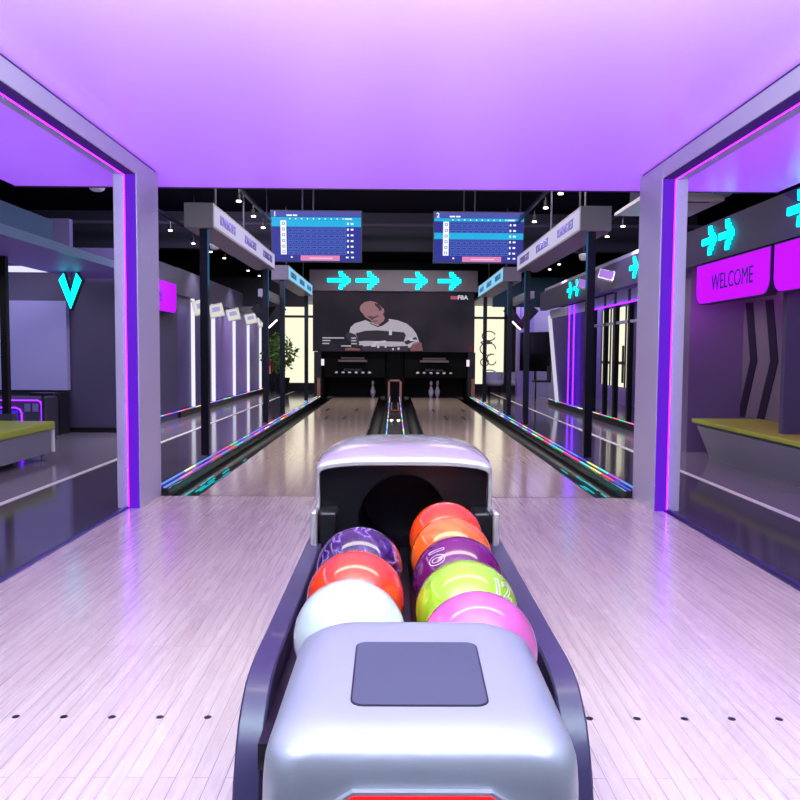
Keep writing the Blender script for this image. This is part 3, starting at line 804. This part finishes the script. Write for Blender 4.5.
def vlamp(x, y, z, w, h, lit, lab, th=.075):
    t = thing('chevron_lamp', lab, 'lamp', (x, y, z-h/2))
    pts = [(x-w/2, z+h*.30), (x-w/2+w*.22, z+h/2), (x, z-h*.08), (x+w/2-w*.22, z+h/2), (x+w/2, z+h*.30), (x, z-h/2)]
    part('lamp_body', prism(bmesh.new(), pts, y, y+th, 'y'), M_blackgloss, t)
    if lit:
        cx_, cz_ = x, z
        p2 = [(cx_+(a-cx_)*.93, z+(b_-z)*.93) for a, b_ in pts]
        part('lamp_face', prism(bmesh.new(), p2, y-.01, y, 'y'), M_cyan, t)
    else:
        part('lit_edge', T([(x+.01, y-.01, z-h/2+.02), (x+w*.25, y-.01, z-h*.14)] if x < 0 else [(x-.01, y-.01, z-h/2+.02), (x-w*.25, y-.01, z-h*.14)], .012, 6), M_whiteglow, t)
    part('hanger', T([(x, y+th/2, z), (x, y+th/2, 1.879 if lit else 3.3)], .006, 6), M_black, t)
    return t
vlamp(-3.62, 8.8, 1.665, .27, .43, True, 'cyan glowing V shaped lamp hanging under the left canopy')
vlamp(-2.12, 13.2, 1.60, .60, .42, False, 'dark V shaped lamp hanging beyond the left sign posts')
vlamp(2.14, 13.2, 1.60, .60, .42, False, 'dark V shaped lamp hanging beyond the right sign posts')

struct('wall_left_pier', B(-3.95, -3.26, 9.6, 11.8, 0, 2.25), M_darkpurple)
struct('wall_left_back', B(-7, -3.95, 9.6, 9.7, 0, 2.6), M_darkpurple)
struct('baseboard_left', B(-7, -3.24, 9.55, 9.6, 0, .06), M_black)
solo('wall_light_panel', B(-7, -3.965, 9.50, 9.59, .52, 1.60), mat('periwinkle', (.66, .64, .88), .5, vary=.02), 'large pale periwinkle wall panel at the far left', 'wall panel', (-5.5, 9.55, .52))
solo('ceiling_light_panel', B(-6.5, -3.98, 9.0, 9.4, 1.93, 1.96), glow('panel_white', (.88, .88, 1), 1.1), 'bright white light panel seen under the left canopy', 'light panel', (-5.2, 9.2, 1.93))
solo('counter', B(-4.02, -3.965, 9.3, 9.55, 0, .5), M_dark, 'dark counter below the periwinkle panel beside the pier', 'counter', (-4.3, 9.3, 0))
t = thing('arcade_machine', 'low arcade machine outlined in violet neon behind the left bench', 'arcade machine', (-5.3, 8.9, 0))
part('cabinet', B(-6.2, -3.99, 8.95, 9.3, 0, .46, .02), M_dgrey, t)
part('neon_outline', T([(-6.15, 8.94, .43), (-4.08, 8.94, .43), (-4.045, 8.94, .415), (-4.03, 8.94, .38), (-4.03, 8.94, .05)], .009, 6), M_neon2, t)
part('neon_outline', T([(-6.15, 8.94, .345), (-4.33, 8.94, .345), (-4.28, 8.94, .325), (-4.26, 8.94, .28), (-4.26, 8.94, .13), (-4.29, 8.94, .08)], .009, 6), M_neon2, t)
part('blue_screen', B(-6.1, -4.31, 8.935, 8.95, .09, .31), glow('arcade_blue', (.25, .12, .95), 1.), t)
for x in (-4.19, -4.10): part('button_plate', B(x-.035, x+.03, 8.935, 8.95, .30, .39), mat('plate_lilac', (.5, .48, .7), .4), t)
t = thing('tablet_stand', 'thin black tablet on a stand behind the left bench', 'tablet stand', (-3.95, 8.75, 0))
part('pole', T([(-3.93, 8.75, 0), (-3.93, 8.75, .5)], .015, 8), M_black, t)
part('base', lathe(bmesh.new(), [(.14, 0), (.14, .015)], (-3.93, 8.75, 0), 20), M_black, t)
part('tablet', B(-4.04, -3.78, 8.66, 8.84, .50, .53, .004), M_black, t)

# left wall beyond the glass: booth bays
struct('wall_left_header', B(-3.36, -3.26, 11.8, 19.4, 1.86, 2.26), M_darkpurple)
struct('baseboard_left', B(-3.30, -3.22, 11.8, 19.4, 0, .1), M_black)
solo('base_light_strip', B(-3.225, -3.205, 10.4, 19.4, .10, .112), M_rain, 'thin rainbow light strip along the foot of the left bays', 'light strip', (-3.21, 14, .1))
welcome(-3.15, 9.75, 11.35, -1, 'magenta backlit sign on the left pier, mostly hidden by the column', True, 1.54, 1.97)
ys = [11.8, 12.85, 14.3, 16.15, 17.7, 19.3]
for i in range(5):
    lab = 'purple bay panel in the left wall, %s' % ('nearest to the magenta sign', 'second from the magenta sign', 'middle of the five', 'second from the back window', 'nearest to the back window')[i]
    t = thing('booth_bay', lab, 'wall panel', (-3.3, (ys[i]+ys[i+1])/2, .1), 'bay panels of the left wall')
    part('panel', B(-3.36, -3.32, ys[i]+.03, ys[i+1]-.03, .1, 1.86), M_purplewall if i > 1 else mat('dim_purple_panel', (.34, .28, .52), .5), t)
    w_ = .035 if i != 1 else .07
    part('light_frame', B(-3.32, -3.27, ys[i+1]-w_, ys[i+1]+w_*.4, .1, 1.86), glow('frame_lilac', (.93, .92, 1.), 1.1), t)
    if i < 5:
        lt = thing('bay_display', 'small tilted white display at the top of a left bay, %s' % ('nearest to the magenta sign', 'second from the magenta sign', 'middle of the five', 'second from the back window', 'nearest to the back window')[i], 'display', (-3.1, ys[i]+.45, 1.7), 'small white displays along the left wall')
        yc = ys[i]+.95; zc = 1.72; xc = -3.13
        R_ = Matrix.Rotation(math.radians(-14), 4, 'Y') @ Matrix.Rotation(math.radians(18), 4, 'Z')
        pv = Vector((xc, yc, zc))
        bm = B(xc-.13, xc+.13, yc-.02, yc+.04, zc-.12, zc+.12)
        for v in bm.verts: v.co = pv + R_ @ (v.co-pv)
        part('casing', bm, mat('display_case', (.85, .86, .85), .4), lt)
        bm = B(xc-.115, xc+.115, yc-.026, yc-.021, zc-.10, zc+.10)
        for v in bm.verts: v.co = pv + R_ @ (v.co-pv)
        part('display_face', bm, glow('display_face', (.93, .93, .88), .85), lt)
        bm = B(xc-.07, xc+.07, yc-.030, yc-.027, zc-.02, zc+.06)
        for v in bm.verts: v.co = pv + R_ @ (v.co-pv)
        part('picture', bm, glow('display_picture', (.74, .68, .92), .8), lt)
        part('arm', T([(-3.3, yc, zc+.1), (-3.12, yc, zc+.02)], .012, 6), M_dgrey, lt)

# right wall beyond the glass
struct('baseboard_right', B(3.10, 3.2, 9.0, 15.6, 0, .1), M_black)
solo('base_light_strip', B(3.085, 3.10, 8.6, 15.6, .10, .112), M_rain, 'thin rainbow light strip along the foot of the right doors', 'light strip', (3.09, 12, .1))
solo('transom', B(3.1, 3.16, 9.0, 15.6, 1.70, 1.86), mat('transom_white', (.80, .78, .88), .4), 'white transom beam above the right glass doors', 'beam', (3.13, 12, 1.7))
solo('neon_tube', T([(3.08, 9.0, 1.69), (3.08, 12.6, 1.69)], .012, 8), M_neon2, 'horizontal violet neon tube over the right glass doors', 'neon tube', (3.08, 11, 1.69), 'violet neon tubes')
for y, lab in ((13.72, 'farther'), (13.35, 'nearer')):
    solo('neon_tube', T([(3.07, y, .11), (3.07, y, 1.84)], .013, 8), M_neon2, 'vertical violet neon tube on the right wall, %s of the two' % lab, 'neon tube', (3.07, y, .11), 'violet neon tubes')
solo('violet_wall_panel', prism(bmesh.new(), [(12.6, .1), (14.7, .1), (15.5, 1.70), (12.6, 1.70)], 3.12, 3.2, 'x'), mat('violet_panel', (.27, .07, .62), .45), 'deep violet slanted wall panel behind the vertical neon tubes', 'wall panel', (3.15, 13.8, .1))
solo('leaning_post', T([(3.1, 14.75, .1), (3.1, 15.6, 1.75)], .04, 8), glow('post_white', (.9, .88, .97), .8), 'white leaning post at the end of the violet panel', 'post', (3.1, 15, .1))
t = thing('glass_doors', 'black framed glass doors in the right wall beyond the lanes', 'door', (3.12, 11.2, 0))
for px in (594, 605.6, 616, 630): 
    y = hit_y(px, 3.12); part('door_post', B(3.09, 3.15, y-.04, y+.04, .1, 1.86), M_black, t)
part('door_rail', B(3.10, 3.14, 9.2, 12.2, 1.42, 1.46), mat('rail_white', (.75, .74, .82), .4), t)
part('door_handle', T([(3.06, 10.42, .62), (3.06, 10.42, 1.12)], .016, 8), M_black, t)
struct('ceiling', B(3.05, 4.7, 9, 16.05, 2.26, 2.32), M_lilac)
struct('ceiling', B(1.9, 4.7, 16.05, 20, 2.235, 2.30), M_lilac)
struct('ceiling', B(-5, -1.8, 17.05, 20, 2.235, 2.30), M_lilac)
area((2.5, 18.4, 2.22), (0, .1, -1), .9, 1.6, 18, (.95, .9, 1), 'aisle_end_fill')  # added fill under the far right ceiling
area((-2.6, 18.3, 2.22), (0, .1, -1), .9, 1.4, 16, (.95, .95, 1), 'aisle_end_fill')  # added fill under the far left ceiling
# room behind the doors
struct('wall_right_far', B(4.6, 4.7, 9, 20, 0, 2.26), M_purplewall)
for y0, y1 in ((16.42, 17.1), (15.35, 16.2)):
    w = struct('window_3', B(4.56, 4.6, y0, y1, .35, 1.95), M_cream)
    bm = bmesh.new(); box(bm, 4.54, 4.56, y0, y1, .80, .86); box(bm, 4.54, 4.56, y0-.04, y0+.02, .35, 1.95); box(bm, 4.54, 4.56, y1-.02, y1+.04, .35, 1.95)
    part('window_frame', bm, M_dgrey, w)
struct('wall_right_end', B(3.3, 4.6, 18.6, 18.7, 0, 2.23), M_lilac)
solo('lilac_wall_fill', B(3.0, 4.4, 17.2, 18.4, 2.205, 2.235), glow('soft_panel', (.85, .8, 1), 3.), 'glowing white panel added under the far right ceiling to light the wall', 'light panel', (3.7, 17.8, 2.205))  # panel added to brighten the lilac end wall
solo('purple_column', B(2.88, 3.25, 18.2, 18.5, 0, 2.23), M_purplewall, 'purple square column beside the right back window', 'column', (3.05, 18.3, 0))
t = thing('television', 'dark flat television on a stand at the far right', 'television', (3.12, 17.2, 0))
bm = bmesh.new(); box(bm, -.02, .02, -.45, .45, .62, 1.48)
for v in bm.verts: v.co = Matrix.Rotation(math.radians(38), 4, 'Z') @ v.co + Vector((3.12, 17.2, 0))
part('screen', bm, M_blackgloss, t)
part('stand', T([(3.12, 17.2, 0), (3.12, 17.2, .62)], .03, 8), M_black, t)
# small chair
def tub(x, y, lab):
    t = thing('chair', lab, 'chair', (x, y, 0), 'lilac chairs at the back')
    part('seat', lathe(bmesh.new(), [(.17, .22), (.22, .26), (.22, .32), (.2, .34)], (x, y, 0), 20), M_lilac, t, smooth=50)
    bm = bmesh.new(); rs = []
    for k in range(13):
        a = PI*k/12; rs.append([(x+.22*math.cos(a), y+.22*math.sin(a), .3), (x+.24*math.cos(a), y+.24*math.sin(a), .55), (x+.21*math.cos(a), y+.21*math.sin(a), .55), (x+.19*math.cos(a), y+.19*math.sin(a), .3)])
    part('backrest', loft(bm, rs, True, True, True), M_lilac, t, smooth=50)
    for dx, dy in ((-.14, -.14), (.14, -.14), (-.14, .14), (.14, .14)):
        part('leg', T([(x+dx, y+dy, 0), (x+dx*.8, y+dy*.8, .24)], .012, 6), M_black, t)
tub(2.45, 19.0, 'small round lilac chair below the right back window, left one')
tub(2.98, 19.0, 'small round lilac chair beside the purple column')
t = thing('bar_chair', 'dark chair with thin metal legs near the television', 'chair', (3.02, 16.0, 0))
part('seat', B(2.85, 3.2, 15.85, 16.15, .42, .46, .01), M_dark, t); part('backrest', B(3.17, 3.2, 15.85, 16.15, .46, .75, .01), M_dark, t)
for dx, dy in ((-.15, -.12), (.15, -.12), (-.15, .12), (.15, .12)): part('leg', T([(3.02+dx*1.1, 16+dy*1.1, 0), (3.02+dx, 16+dy, .42)], .012, 6), mat('steel_leg', (.75, .75, .8), .3, .8), t)

# ------------------------------------------------------------------ plant and red case, left back
t = thing('potted_plant', 'leafy green potted tree before the left back window', 'plant', (-2.72, 19.0, 0))
part('pot', lathe(bmesh.new(), [(.13, 0), (.19, .35), (.19, .38), (.17, .38), (.16, .34)], (-2.72, 19.0, 0), 20), M_dark, t, smooth=40)
part('trunk', T([(-2.72, 19, .35), (-2.70, 19.02, .7), (-2.75, 19, 1.1)], [.03, .025, .015], 8), mat('bark', (.3, .22, .18), .8), t)
bm = bmesh.new(); rr = random.Random(11)
for k in range(420):
    v = Vector((rr.gauss(0, 1), rr.gauss(0, 1), rr.gauss(0, 1))).normalized()*(rr.random()**.45)
    p = Vector((-2.76+v.x*.42, 18.85+v.y*.38, .98+v.z*.50))
    d_ = Vector((rr.gauss(0, 1), rr.gauss(0, 1), rr.gauss(-.3, .6))).normalized(); w_ = d_.cross(Vector((rr.random(), rr.random(), rr.random()))).normalized()
    l = rr.uniform(.10, .17)
    up_ = d_.cross(w_)*.01
    q = [p, p+d_*l*.5+w_*l*.24+up_, p+d_*l, p+d_*l*.5-w_*l*.24+up_]
    bm.faces.new([bm.verts.new(x) for x in q])
part('foliage', bm, mat('leaf_green', (.42, .58, .25), .5, vary=.35, scale=9), t)
t = thing('red_case', 'small red case with a pink front on a thin stand, left of the plant', 'case', (-2.95, 18.2, 0))
part('case_body', B(-3.05, -2.82, 18.1, 18.3, .52, .84, .05), mat('case_red', (.45, .06, .12), .4), t)
part('case_front', B(-3.02, -2.85, 18.08, 18.11, .50, .68), mat('case_pink', (.9, .55, .55), .4), t)
part('stand', T([(-2.94, 18.2, 0), (-2.94, 18.2, .52)], .02, 8), M_grey, t)

# ------------------------------------------------------------------ ceiling fittings and their light
dl = None
def downlight(x, y, z, lab, power=0):
    global dl
    if dl is None:
        dl = thing('ceiling_spot', lab, 'spotlight', (x, y, z), 'small ceiling spotlights')
        part('housing', lathe(bmesh.new(), [(.024, .01), (.028, .08), (.012, .09)], (x, y, z), 14), M_black, dl)
        part('lamp_glass', lathe(bmesh.new(), [(.026, .0), (.026, .014)], (x, y, z), 14), M_whiteglow, dl)
        part('stem', T([(x, y, z+.08), (x, y, z+.14)], .008, 6), M_black, dl)
    else:
        dup(dl, (x, y, z), lab)
    if power: spot_light((x, y, z-.03), power)
def at_z(px, py, z):
    # position on the height z along a photo sight line, square to the lanes
    Y = (z-1)*780/(353.-py); return (px-394)*Y/780, Y
ordn = ['nearest', 'second nearest', 'third nearest', 'fourth nearest', 'fifth nearest', 'sixth nearest', 'farthest']
for i, (px, py) in enumerate(((172.5, 234.5), (195, 247), (212, 255), (225.5, 261), (249, 273), (260, 278))):
    x, y = at_z(px, py, 2.6); downlight(x, y, 2.6, '%s small spotlight in the outer row over the left aisle' % ordn[i], 45 if i % 2 == 0 else 0)
for i, (px, py) in enumerate(((222, 189.5), (240, 205.5), (254.5, 220), (264, 231))):
    x, y = at_z(px, py, 2.6); downlight(x, y, 2.6, '%s small spotlight on the track beside the left sign box' % ordn[i], 30 if i == 1 else 0)
for i, (px, py) in enumerate(((557.5, 195.5), (543, 209.5), (532, 223))):
    x, y = at_z(px, py, 2.6); downlight(x, y, 2.6, '%s small spotlight on the track beside the right sign box' % ordn[i], 30 if i == 1 else 0)
for i, (px, py) in enumerate(((620, 226.75), (604.5, 237), (557.5, 264.5), (548, 269.5))):
    x, y = at_z(px, py, 2.6); downlight(x, y, 2.6, '%s small spotlight in the outer row over the right aisle' % ordn[i], 45 if i % 2 == 0 else 0)
for s in (-1, 1):
    sd = 'left' if s < 0 else 'right'
    for xt, zt, wh in ((-1.67 if s < 0 else 1.64, 2.74, 'above the %s sign boxes'), (-2.96 if s < 0 else 2.80, 2.74, 'along the outer side of the %s aisle')):
        t = thing('track_rail', 'thin dark lighting track ' + wh % sd, 'track', (xt, 11, zt))
        ya, yb = (6.6, 10.6) if 'above' in wh else (8.8, 14.5)
        part('rail', B(xt-.018, xt+.018, ya, yb, zt, zt+.035), M_post, t)
        for y in (ya+.3, (ya+yb)/2, yb-.3): part('hanging_rod', T([(xt, y, zt+.03), (xt, y, 3.3)], .006, 6), M_post, t)
solo('ceiling_pipe', T([(-5, 12, 2.95), (5, 12, 2.95)], .03, 8), M_dgrey, 'dark pipe crossing the black ceiling', 'pipe', (0, 12, 2.95))
solo('ceiling_beam', B(-6, 5, 13.0, 13.25, 2.7, 3.3), mat('beam_navy', (.12, .12, .2), .6), 'dark beam crossing the black ceiling behind the monitors', 'beam', (0, 13.1, 2.7))
solo('ceiling_beam', B(2.0, 5, 15.9, 16.0, 1.95, 2.55), mat('teal_beam', (.10, .26, .36), .5), 'teal crossbeam over the far right aisle', 'beam', (3.5, 15.9, 1.95))
solo('ceiling_beam', B(-5, -1.9, 16.9, 17.0, 1.98, 2.6), M_dark, 'dark crossbeam over the far left aisle', 'beam', (-3.5, 16.9, 1.98))

def dome(x, y, z, r, lab):
    t = thing('ceiling_speaker', lab, 'speaker', (x, y, z), 'rounded ceiling speakers')
    part('body', lathe(bmesh.new(), [(r*.55, -r*.75), (r*.85, -r*.55), (r, 0), (r, r*.35), (r*.6, r*.5)], (x, y, z), 24), M_white, t, smooth=50)
    part('stem', T([(x, y, z+r*.4), (x, y, 3.3)], .012, 6), M_black, t)
for px, py, Y, r, lab in ((101, 190, 8, .085, 'white rounded ceiling speaker above the left canopy'), (719.5, 190, 8, .085, 'white rounded ceiling speaker above the right cassette unit'),
                          (216, 248.5, 9, .055, 'small pale globe hanging left of the near left sign box'), (582, 256, 9, .06, 'small pale globe hanging under the near right sign box')):
    dome((px-394)*Y/780, Y, 1+(353-py)*Y/780, r, lab)
t = thing('air_conditioner', 'square white ceiling air conditioner right of the right column', 'air conditioner', (2.8, 8.05, 2.5))
bm = bmesh.new(); loft(bm, [[(2.38, 7.65, 2.5), (3.2, 7.65, 2.5), (3.2, 8.55, 2.5), (2.38, 8.55, 2.5)], [(2.38, 7.65, 2.53), (3.2, 7.65, 2.53), (3.2, 8.55, 2.53), (2.38, 8.55, 2.53)], [(2.48, 7.75, 2.6), (3.1, 7.75, 2.6), (3.1, 8.45, 2.6), (2.48, 8.45, 2.6)]], True, True, True)
part('grille_panel', bm, M_white, t)
part('slot', B(2.5, 3.08, 7.72, 7.76, 2.495, 2.502), M_black, t)
part('housing', B(2.5, 3.08, 7.8, 8.4, 2.6, 3.3), M_dgrey, t)
for px, py, i in ((609, 274.5, 0), (587, 284, 1)):
    Y = 2.85*780/(px-394); z = 1+(353-py)*Y/780
    R_ = Matrix.Rotation(math.radians(14), 4, 'Y') @ Matrix.Rotation(math.radians(-14), 4, 'Z') @ Matrix.Rotation(math.radians(-25), 4, 'X'); pv = Vector((2.79, Y, z))
    bm = B(2.69, 2.89, Y-.02, Y+.03, z-.07, z+.07)
    for v in bm.verts: v.co = pv + R_ @ (v.co-pv)
    tt = thing('bay_display', 'small tilted violet display on the right header, %s of the two' % ('nearer', 'farther')[i], 'display', (2.82, Y, z), 'small white displays on the right header')
    part('casing', bm, MATS['display_case'], tt)
    bm = B(2.70, 2.88, Y-.026, Y-.021, z-.06, z+.06)
    for v in bm.verts: v.co = pv + R_ @ (v.co-pv)
    part('display_face', bm, glow('display_violet', (.72, .5, .97), .8), tt)
    part('arm', T([(2.9, Y, z+.06), (2.83, Y, z+.05)], .01, 6), M_dgrey, tt)

# ------------------------------------------------------------------ lights
# added white fill out of view above the approach, evens out the floor
area((0.02, 2.05, 2.19), (0, 1.3, -1), 2.6, 1.0, 74, (1, .94, .74), 'approach_fill')
# added uplight out of view, makes the ceiling paler towards the viewer
area((0.02, .2, 1.55), (0, .25, 1), 2.6, .8, 300, (.66, 1, .82), 'ceiling_uplight_fill')
# added fills for the side lounges, then booths, aisles and lanes
area((-4.6, 3.5, 2.9), (0, 0, -1), 1.5, 6, 110, (.75, .72, 1), 'lounge_fill_left')
area((-4.9, 7.6, 1.8), (0, .9, -.3), 1.6, .3, 10, (.72, .70, 1), 'lounge_fill_left')
area((2.6, 3.0, 3.1), (-.1, 0, -1), .5, 6, 30, (.8, .7, 1), 'lounge_fill_right')
for y_ in (6.8, 5.3): area((3.25, y_, 1.84), (.2, .2, -1), .3, 1.1, 5, (.75, .05, 1), 'booth_fill')  # added magenta fill, spreads the sign colour over the booth walls
area((2.95, 7.6, 1.44), (.1, 1, -.1), .3, .1, 1.2, (.75, .05, 1), 'booth_fill')  # another added magenta fill, aimed at the pier
area((-2.5, 9.4, 3.2), (-.35, .75, -1), 1.0, 1.0, 150, (.72, .66, 1), 'aisle_fill_left')  # added fill that brightens the left bay panels
area((2.5, 9.2, 3.2), (.25, .6, -1), 1.0, 1.0, 60, (.7, .62, 1), 'aisle_fill_right')  # added fill for the right aisle
area((0, 15.5, 3.27), (0, -.2, -1), 2.5, .8, 150, (1, .90, .84), 'lane_end_fill')  # added fill for the lane end, hidden by the ceiling beam
for x_ in (-.9, .95): area((x_, 8.3, 3.25), (0, .25, -1), .9, 2.4, 125, (1, .88, .90), 'lane_fill')  # added fill for the lane beds, hidden by the canopy

w = bpy.data.worlds.new('World'); SC.world = w; w.use_nodes = True
bg = w.node_tree.nodes['Background']; bg.inputs[0].default_value = (.34, .28, .58, 1); bg.inputs[1].default_value = .12

# ------------------------------------------------------------------ camera
cam = bpy.data.cameras.new('Camera'); co = bpy.data.objects.new('Camera', cam); COL.objects.link(co)
cam.sensor_width = 36; cam.lens = 780/800*36; cam.clip_start = .05; cam.clip_end = 100
Rm = Matrix.Rotation(math.radians(-.46), 4, 'Z') @ Matrix.Rotation(math.radians(90-3.448), 4, 'X') @ Matrix.Rotation(math.radians(.4), 4, 'Z')
co.matrix_world = Matrix.Translation((0, 0, 1)) @ Rm
SC.camera = co
vs = SC.view_settings
SC.view_settings.view_transform = 'Standard'; vs.look = 'None'; vs.exposure = 0; vs.gamma = 1; vs.use_curve_mapping = False
SC.cycles.max_bounces = 8; SC.cycles.transparent_max_bounces = 16
